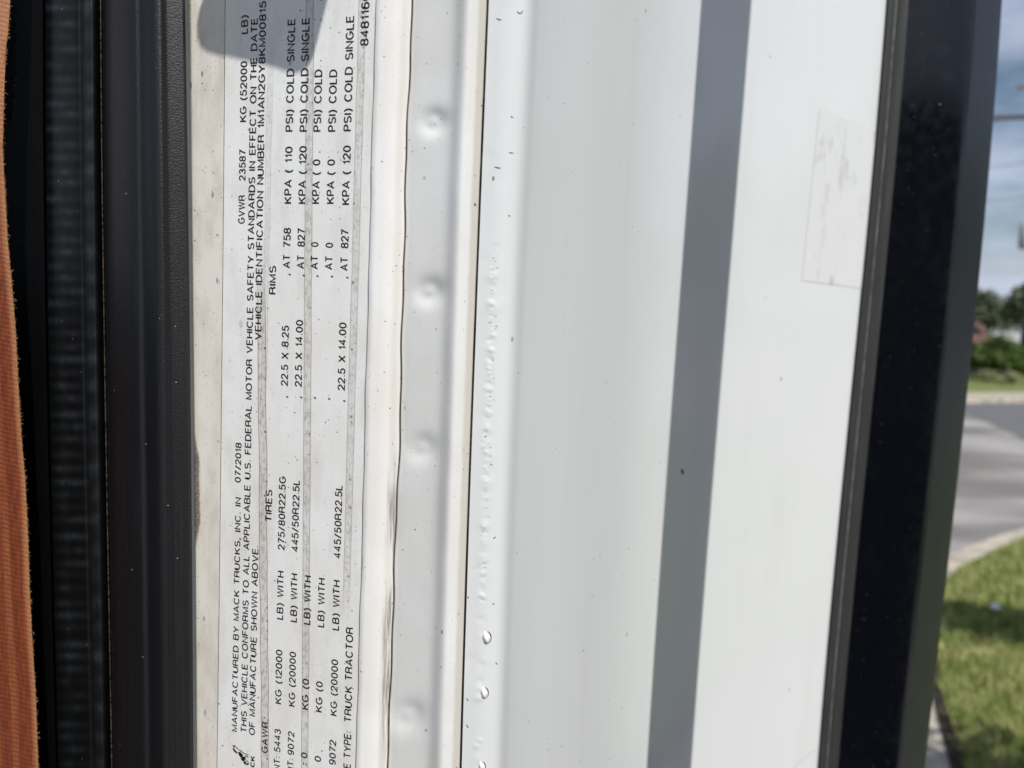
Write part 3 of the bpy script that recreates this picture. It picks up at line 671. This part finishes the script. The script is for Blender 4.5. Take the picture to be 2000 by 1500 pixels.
c = t.mix(t.step(fibre, .3, .7), (.115, .022, .0045), (.26, .050, .010)); c = t.mix(t.math('MULTIPLY', k, .60), c, (.47, .165, .062))
c = t.mix(t.step(fine, .38, .72, 0.0, .45), c, (.10, .020, .005))
c = t.mix(t.step(tv, .40, -.02, 0.0, .75), c, (.48, .225, .125))  # sunlit top of the belt painted as a paler tan
c = t.mix(t.math('MULTIPLY', t.step(sw, .050, .016), t.step(fine, .3, .6, .4, .9)), c, (.42, .20, .085))
t.col(c); t.bump(t.math('ADD', t.math('MULTIPLY', lad, .35), t.math('ADD', t.math('ADD', rib, t.math('MULTIPLY', rib2, .3)), t.math('MULTIPLY', t.math('ADD', fine, fibre), 1.6))), .45, .00025)
M_belt = t.m
grid('webbing', Pb, M_belt, belt, np.array(uvB))
mb = MB(); rs = np.random.RandomState(8)
for i in range(2600):
    y0 = rs.uniform(-60, 1560); p = on_label(np.array([BE(y0) - rs.uniform(-1, 7)]), np.array([y0]), .0033)[0]
    d = LU * rs.uniform(.2, 1.0) + LN * rs.uniform(-.3, 1) + np.array((0, 0, rs.normal(0, .8))); d /= np.linalg.norm(d); L_ = rs.uniform(.0004, .0014)
    s_ = np.cross(d, LN); s_ /= np.linalg.norm(s_); e = p + d * L_ + np.array((0, 0, rs.normal(0, .0002)))
    mb.add([p - s_ * .00008, p + s_ * .00008, (p + e) / 2 + s_ * .0001, e], [(0, 1, 2), (0, 2, 3)])
mb.build('frayed_edge', flat('frayed_fibres', (.34, .19, .085), .8, .3, .6, 600), belt)

# ================================================================ SURROUNDINGS
def sheet(name, poly, z, mat, kind='structure'):
    V = [(p[0], p[1], z) for p in poly]; return tag(obj(name, V, [tuple(range(len(V)))], mat, None, None, False), kind=kind)
def gr(px, py): return ground(px, py)
# ground
t = NT('bare_earth', Roughness=.95); n = t.noise(t.coord(), 1.5, 6); t.col(t.mix(n, (.09, .085, .06), (.16, .15, .10)))
sheet('ground', [(-900, -900), (900, -900), (900, 900), (-900, 900)], -.16, t.m)
# asphalt with pale concrete-coloured wear
t = NT('worn_asphalt', Roughness=.9); v = t.coord()
n1 = t.noise(t.coord(scale=(.5, 1.3, 1)), .55, 5, .6); n2 = t.noise(v, 60, 4); n3 = t.noise(t.coord(scale=(1, .35, 1), loc=(4, 2, 0)), .35, 4)
c = t.mix(t.step(n1, .40, .62), (.22, .20, .19), (.47, .45, .42)); c = t.mix(t.math('MULTIPLY', n2, .4), c, (.12, .115, .11)); c = t.mix(t.step(n3, .52, .62, 0.0, .6), c, (.20, .17, .155))
t.col(c); M_road = t.m
sheet('driveway', [(-60, -30), (60, -30), (60, 17.3), (-60, 17.3)], -.13, M_road)
t = NT('street_asphalt', Roughness=.85); t.col(t.mix(t.noise(t.coord(), 3, 6), (.125, .125, .13), (.18, .18, .18)))
a = gr(1880, 800); b = gr(2000, 838)
q = [gr(1700, 742 + 5), gr(2150, 778)]
# far lane (darker) is a wedge across the drive
p1 = gr(1840, 778); p2 = gr(2300, 772); p3 = gr(2300, 935); p4 = gr(1840, 778)
sheet('street', [gr(1700, 776), gr(2500, 776), gr(2500, 990), gr(2000, 842), gr(1885, 793), gr(1780, 784)], -.126, t.m)
# far verge and kerbs
M_conc = flat('kerb_concrete', (.46, .41, .33), .9, .3, .3, 6, .002)
M_grass = NT('turf', Roughness=.95); v = M_grass.coord(); n = M_grass.noise(v, 7, 6, .65); n2 = M_grass.noise(v, 90, 4)
c = M_grass.mix(M_grass.step(n, .35, .68), (.17, .225, .045), (.36, .37, .13)); c = M_grass.mix(M_grass.math('MULTIPLY', n2, .5), c, (.09, .13, .028)); M_grass.col(c); M_grass.bump(n2, .8, .03); M_grass = M_grass.m
def band(name, line0, line1, z0, z1, mat):       # raised strip between two ground lines
    P0 = [np.array((p[0], p[1])) for p in line0]; P1 = [np.array((p[0], p[1])) for p in line1]; n = len(P0); V = []
    for p in P0: V += [(p[0], p[1], z0), (p[0], p[1], z1)]
    for p in P1: V += [(p[0], p[1], z1), (p[0], p[1], z0)]
    V = [(p[0], p[1], z0) for p in P0] + [(p[0], p[1], z1) for p in P0] + [(p[0], p[1], z1) for p in P1] + [(p[0], p[1], z0) for p in P1]
    Fc = []
    for k in range(3):
        for i in range(n - 1): Fc.append((k * n + i, k * n + i + 1, (k + 1) * n + i + 1, (k + 1) * n + i))
    return tag(obj(name, V, Fc, mat, None, None, False), kind='structure')
far0 = [gr(x, 777) for x in (1500, 1700, 1900, 2100, 2600)]; far1 = [gr(x, 766) for x in (1500, 1700, 1900, 2100, 2600)]
band('far_kerb', far0, far1, -.13, .0, M_conc)
far2 = [gr(x, 733) for x in (1500, 1700, 1900, 2100, 2600)]; far3 = [gr(x, 706) for x in (1500, 1700, 1900, 2100, 2600)]
band('far_lawn', far1, far2, -.02, .004, M_grass)
band('mulch_bed', far2, far3, -.02, .06, flat('bark_mulch', (.045, .038, .034), .95, .2, .5, 9, .01))
far4 = [p * np.array((6, 6, 1)) for p in far3]
band('car_park', far3, far4, -.02, .002, flat('car_park_asphalt', (.20, .19, .18), .9, .3, .2, 2))
# near lawn with its curved concrete kerb
kx = [1790, 1820, 1850, 1880, 1920, 1960, 2000, 2060, 2160, 2400]; ko = [1128, 1110, 1091, 1073, 1056, 1043, 1031, 1016, 996, 960]; ki = [1166, 1148, 1128, 1106, 1085, 1066, 1048, 1030, 1008, 970]
kl0 = [gr(a, b) for a, b in zip(kx, ko)]; kl1 = [gr(a, b) for a, b in zip(kx, ki)]
band('near_kerb', kl0, kl1, -.13, .0, M_conc)
left = [(1790, 1168), (1815, 1235), (1828, 1290), (1838, 1340), (1850, 1390), (1866, 1440), (1884, 1500), (1910, 1580), (1960, 1750)]
lawn_poly = [(p[0], p[1]) for p in kl1] + [(14, 2), (6, -2)] + [(gr(a, b)[0], gr(a, b)[1]) for a, b in reversed(left[1:])]
sheet('lawn', lawn_poly, .004, M_grass)
# soil edging and concrete path along the left side of the lawn
l1 = [gr(a, b) for a, b in left]; l2 = [gr(a - 9 - (b - 1168) * .055, b) for a, b in left]
band('soil_edging', l1, l2, -.02, .012, flat('dark_soil', (.05, .038, .030), .95, .2, .5, 12, .01))
l3 = [gr(a - 130, b) for a, b in left]
band('path', l2, l3, -.13, .0, flat('path_concrete', (.50, .44, .36), .9, .3, .2, 5, .002))
# grass blades on the near lawn: nobody could count them
mb = MB(); rs = np.random.RandomState(21); cnt = 0
while cnt < 15000:
    px = rs.uniform(1800, 2120); py = rs.uniform(1060, 1540)
    if px < np.interp(py, [b for a, b in left], [a for a, b in left]) + 3 or py < np.interp(px, kx, ki) + 6: continue
    p = gr(px, py); h = rs.uniform(.03, .07); a = rs.uniform(0, 6.28); lean = rs.normal(0, .025, 2); wd = .006
    u = np.array((math.cos(a) * wd, math.sin(a) * wd, 0)); mb.add([p - u, p + u, p + np.array((lean[0], lean[1], h))], [(0, 1, 2)]); cnt += 1
gl = NT('grass_blade', Roughness=.7); n = gl.noise(gl.coord(), 6, 5, .6); n2 = gl.noise(gl.coord(), 140, 2)
c = gl.mix(gl.step(n, .35, .66), (.20, .27, .055), (.42, .42, .16)); c = gl.mix(gl.step(n2, .5, .75, 0., .5), c, (.46, .42, .22)); gl.col(c)
tag(mb.build('grass', gl.m), kind='stuff')
# white scrap on the lawn
p = gr(1941, 1203)
lt = MB(); rs = np.random.RandomState(2); V = []; n1_, n2_ = 7, 10
for i in range(n1_):
    for j in range(n2_):
        th = math.pi * i / (n1_ - 1); ph = 2 * math.pi * j / n2_; r = .026 * rs.uniform(.75, 1.15)
        V.append((r * math.sin(th) * math.cos(ph) * 1.2, r * math.sin(th) * math.sin(ph), r * math.cos(th) * .8 + .06))
Fc = [(i * n2_ + j, i * n2_ + (j + 1) % n2_, (i + 1) * n2_ + (j + 1) % n2_, (i + 1) * n2_ + j) for i in range(n1_ - 1) for j in range(n2_)]
o = obj('paper_scrap', np.array(V) + p, Fc, flat('white_paper', (.80, .83, .86), .6), None, None, False, None, p)
tag(o, 'small crumpled white paper scrap lying in the shaded part of the lawn', 'paper scrap')

# foliage
def leaf_cloud(mb, c, rad, n, size, rs, squash=1.0, clumps=9, gap=.55):
    cl = []
    for i in range(clumps):
        d = rs.normal(0, 1, 3); d /= np.linalg.norm(d); cl.append((np.array(c) + d * np.array(rad) * rs.uniform(.25, .80), rs.uniform(.28, .5)))
    for i in range(n):
        cc, k = cl[rs.randint(len(cl))]; d = rs.normal(0, 1, 3); d /= np.linalg.norm(d); p = cc + d * np.array(rad) * k * rs.uniform(.35, 1.05) ** .6
        u = rs.normal(0, 1, 3); u /= np.linalg.norm(u); v_ = np.cross(u, rs.normal(0, 1, 3)); v_ /= np.linalg.norm(v_); s_ = size * rs.uniform(.6, 1.4)
        mb.add([p - u * s_, p + v_ * s_ * .45, p + u * s_, p - v_ * s_ * .45], [(0, 1, 2, 3)])
def leafmat(name, a, b):
    t = NT(name, Roughness=.6); g = t.n('ShaderNodeNewGeometry'); n = t.noise(t.coord(), 1.3, 4, .6)
    k = t.math('ADD', t.math('MULTIPLY', g.outputs['Random Per Island'], .6), t.math('MULTIPLY', n, .5)); t.col(t.mix(k, a, b)); t.b.inputs['Transmission Weight'].default_value = 0
    return t.m
ML1 = leafmat('hedge_leaf', (.030, .070, .010), (.115, .17, .028)); ML2 = leafmat('dark_leaf', (.05, .08, .03), (.13, .17, .075)); M_bark = flat('bark', (.10, .075, .055), .95, .2, .4, 8, .01)
def bush(name, p, rad, n, size, seed, label, cat, group, mat, stem=.12):
    r = thing(name, label, cat, tuple(p), group); rs = np.random.RandomState(seed); mb = MB(); c = np.array(p) + np.array((0, 0, rad[2] + stem)); leaf_cloud(mb, c, rad, n, size, rs, clumps=14); mb.build('foliage', mat, r)
    mb = MB()
    for k in range(4):
        a = k * 1.57 + .4; mb.tube([np.array(p), np.array(p) + np.array((math.cos(a) * rad[0] * .25, math.sin(a) * rad[1] * .25, stem + rad[2] * .6)), np.array(p) + np.array((math.cos(a) * rad[0] * .5, math.sin(a) * rad[1] * .5, stem + rad[2] * 1.2))], [.03, .02, .008], 6)
    mb.build('stem', M_bark, r); return r
def tree(name, p, h, rad, n, size, seed, label, group, mat=None):
    r = thing(name, label, 'tree', tuple(p), group); rs = np.random.RandomState(seed); p = np.array(p, float); mb = MB()
    mb.tube([p, p + (0, .02 * h, h * .3), p + (.02 * h, 0, h * .62), p + (.0, 0, h * .9)], [h * .028, h * .021, h * .014, h * .004], 10)
    for k in range(7):
        a = rs.uniform(0, 6.28); z = rs.uniform(.32, .6); e = np.array((math.cos(a) * rad[0] * .7, math.sin(a) * rad[1] * .7, h * (z + .22))); b = np.array((0, 0, h * z)); mb.tube([p + b, p + (b + e) / 2 + (0, 0, h * .03), p + e], [h * .010, h * .007, h * .002], 6)
    mb.build('trunk', M_bark, r, True)
    mb = MB(); leaf_cloud(mb, p + (0, 0, h - rad[2]), rad, n, size, rs, clumps=16); mb.build('crown', mat or ML2, r); return r
Lb = ['leafy green bush in the far mulch bed, at the edge of the black trim', 'leafy green bush in the far mulch bed, in the middle of the row', 'leafy green bush in the far mulch bed, at the right edge of the photo']
for k, (px, d) in enumerate(((1895, 29.2), (1942, 28.4), (1992, 28.0))):
    q = azdir(px, d, .06); bush('shrub', q, (1.0, .8, .66), 2200, .08, 30 + k, Lb[k], 'shrub', 'bushes in the far mulch bed', ML1, .10)
for k, px in enumerate((1940, 1988)):
    q = azdir(px, 26.6, .06); bush('small_plant', q, (.30, .3, .2), 320, .05, 60 + k, ['pale low plant in front of the bushes, left one of two', 'pale low plant in front of the bushes, right one of two'][k], 'plant', 'pale plants in front of the bushes', leafmat('pale_leaf', (.16, .17, .07), (.34, .33, .17)), .02)
tree('dense_tree', azdir(1905, 62), 4.3, (2.0, 2.0, 1.7), 2600, .19, 5, 'dark green tree rising just beside the black trim, left of the others', 'trees beyond the car park')
tree('dense_tree', azdir(1962, 84), 4.1, (2.3, 2.2, 1.5), 2400, .2, 6, 'low dark tree behind the white vans, between two taller trees', 'trees beyond the car park')
tree('dense_tree', azdir(2004, 58), 5.7, (2.0, 2.0, 2.1), 2600, .19, 9, 'tall dark tree at the right edge beside the utility pole', 'trees beyond the car park')
for k, (x, y, h) in enumerate(((38, 6, 8.), (46, -4, 9.5), (42, 16, 7.), (55, 30, 9.), (60, -16, 10.))):
    tree('roadside_tree', (x, y, 0), h, (3.4, 3.4, h * .36), 1600, .34, 90 + k, 'tall green roadside tree standing far off to the right, out of the picture', 'roadside trees to the right')
# unseen trees added right of view to cast the lawn's shade
sh = TOSUN / TOSUN[2]
for k, (px, py, h, rad, n) in enumerate(((1985, 1212, 2.0, (.85, .36, .26), 2600), (1975, 1590, 1.95, (.95, .55, .42), 3600))):
    q = gr(px, py); b = (q[0] + sh[0] * h, q[1] + sh[1] * h, 0.0)
    tree('shade_caster_tree', b, h + rad[2], rad, n, .04, 141 + k, ['slim unseen tree added to shade the middle of the lawn', 'broad unseen tree added to shade the path and the near grass'][k], 'unseen trees added for lawn shade', ML1)
# parked white vans
M_van = flat('van_paint', (.78, .79, .80), .3, .5, .05, 3); M_gl = flat('dark_glass', (.02, .025, .03), .1, .5); M_ty = flat('tyre', (.02, .02, .02), .85)
def van(p, rz, label, seed, body=M_van, tall=1.0):
    r = thing('parked_van', label, 'van', tuple(p), 'white vehicles in the car park'); ca, sa = math.cos(rz), math.sin(rz)
    T = lambda q: np.array((p[0] + q[0] * ca - q[1] * sa, p[1] + q[0] * sa + q[1] * ca, p[2] + q[2] * tall))
    side = [(-2.4, .35), (-2.45, 1.0), (-2.35, 1.85), (-2.1, 2.0), (.9, 2.0), (1.35, 1.75), (1.75, 1.15), (2.35, 1.0), (2.45, .75), (2.4, .35)]
    mb = MB(); mb.prism([T((a, -.92, b)) for a, b in side], T((0, .92, 0)) - T((0, -.92, 0))); mb.build('body', body, r)
    for s in (-1, 1):
        mb = MB(); mb.prism([T((a, s * .925, b)) for a, b in ((-.2, 1.2), (-.2, 1.75), (.9, 1.75), (1.45, 1.2))], T((0, s * .01, 0)) - T((0, 0, 0))); mb.build('side_window', M_gl, r)
        for xx in (-1.5, 1.55):
            mb = MB(); mb.tube([T((xx, s * .75, .34)), T((xx, s * .95, .34))], .34, 18); mb.build('wheel', M_ty, r)
            
    mb = MB(); mb.prism([T((a, -.8, b)) for a, b in ((1.38, 1.74), (1.76, 1.18), (1.78, 1.2), (1.40, 1.76))], T((0, .8, 0)) - T((0, -.8, 0))); mb.build('windscreen', M_gl, r)
van(azdir(1952, 66), R(-28), 'tall white van parked behind the bushes, in the middle of the row', 1, M_van, 1.5)
van(azdir(2030, 74), R(150), 'white van partly cut by the right edge of the photo', 2, M_van, 1.35)
van(azdir(1872, 58), R(-30), 'dull reddish van parked beside the black trim behind the bushes', 3, flat('red_paint', (.27, .15, .135), .3, .5, .05, 3))
# low building
b0 = azdir(1950, 78); bl = thing('low_building', 'low beige building with a long flat roof beyond the parked vans', 'building', tuple(b0))
mb = MB(); mb.box(b0 + (0, 0, 1.3), (26, 8, 2.6), R(-32)); mb.build('wall', flat('beige_wall', (.42, .34, .29), .9, .3, .1, 1), bl)
mb = MB(); mb.box(b0 + (0, 0, 2.7), (26.8, 8.8, .2), R(-32)); mb.build('roof', flat('pale_roof', (.40, .36, .33), .7), bl)
for k in range(6):
    q = b0 + np.array((math.cos(R(-32)), math.sin(R(-32)), 0)) * (-10 + 4 * k) + np.array((-math.sin(R(32)), -math.cos(R(32)), 0)) * 4.02 + (0, 0, 1.4)
    mb = MB(); mb.box(q, (1.8, .06, .9), R(-32)); mb.build('window', M_gl, bl)
# utility pole and wires
pp = azdir(2003, 38); po = thing('utility_pole', 'weathered wooden utility pole with grey transformer at the right edge', 'utility pole', tuple(pp))
M_wood = flat('weathered_wood', (.20, .17, .15), .9, .2, .3, 10); mb = MB(); mb.tube([pp, pp + (0, 0, 12.5)], [.16, .11], 12); mb.build('pole', M_wood, po, True)
rd = np.array((math.cos(R(-24)), math.sin(R(-24)), 0)); 
mb = MB(); mb.box(pp + (0, 0, 11.6), (2.4, .1, .12), R(-24)); mb.build('crossarm', M_wood, po)
mb = MB(); q = pp + rd * -.36; mb.tube([q + (0, 0, 5.0), q + (0, 0, 5.1), q + (0, 0, 6.0), q + (0, 0, 6.1)], [.15, .22, .22, .1], 14); mb.build('transformer', flat('galvanised', (.38, .40, .42), .5), po, True)
M_wire = flat('cable_black', (.05, .055, .06), .6)
wl = ['thick black cable bundle strung across the sky to the pole', 'thin wire sagging below the thick cable', 'lowest thin wire slanting across the sky']
for k, (z, r, s, zz) in enumerate(((10.4, .10, -.6, .4), (8.6, .014, -.3, -3.8), (7.2, .014, .2, -3.0))):
    a = pp + np.array((0, 0, z)) - rd * .17; b = a + np.array((-34, 6., zz)); pts = []
    for i in range(17):
        f = i / 16; pts.append(a * (1 - f) + b * f + np.array((0, 0, -4 * .5 * f * (1 - f))))
    mb = MB(); mb.tube(pts, r, 6); tag(mb.build('power_line', M_wire, None, True, None, tuple(a)), wl[k], 'cable', 'overhead lines')
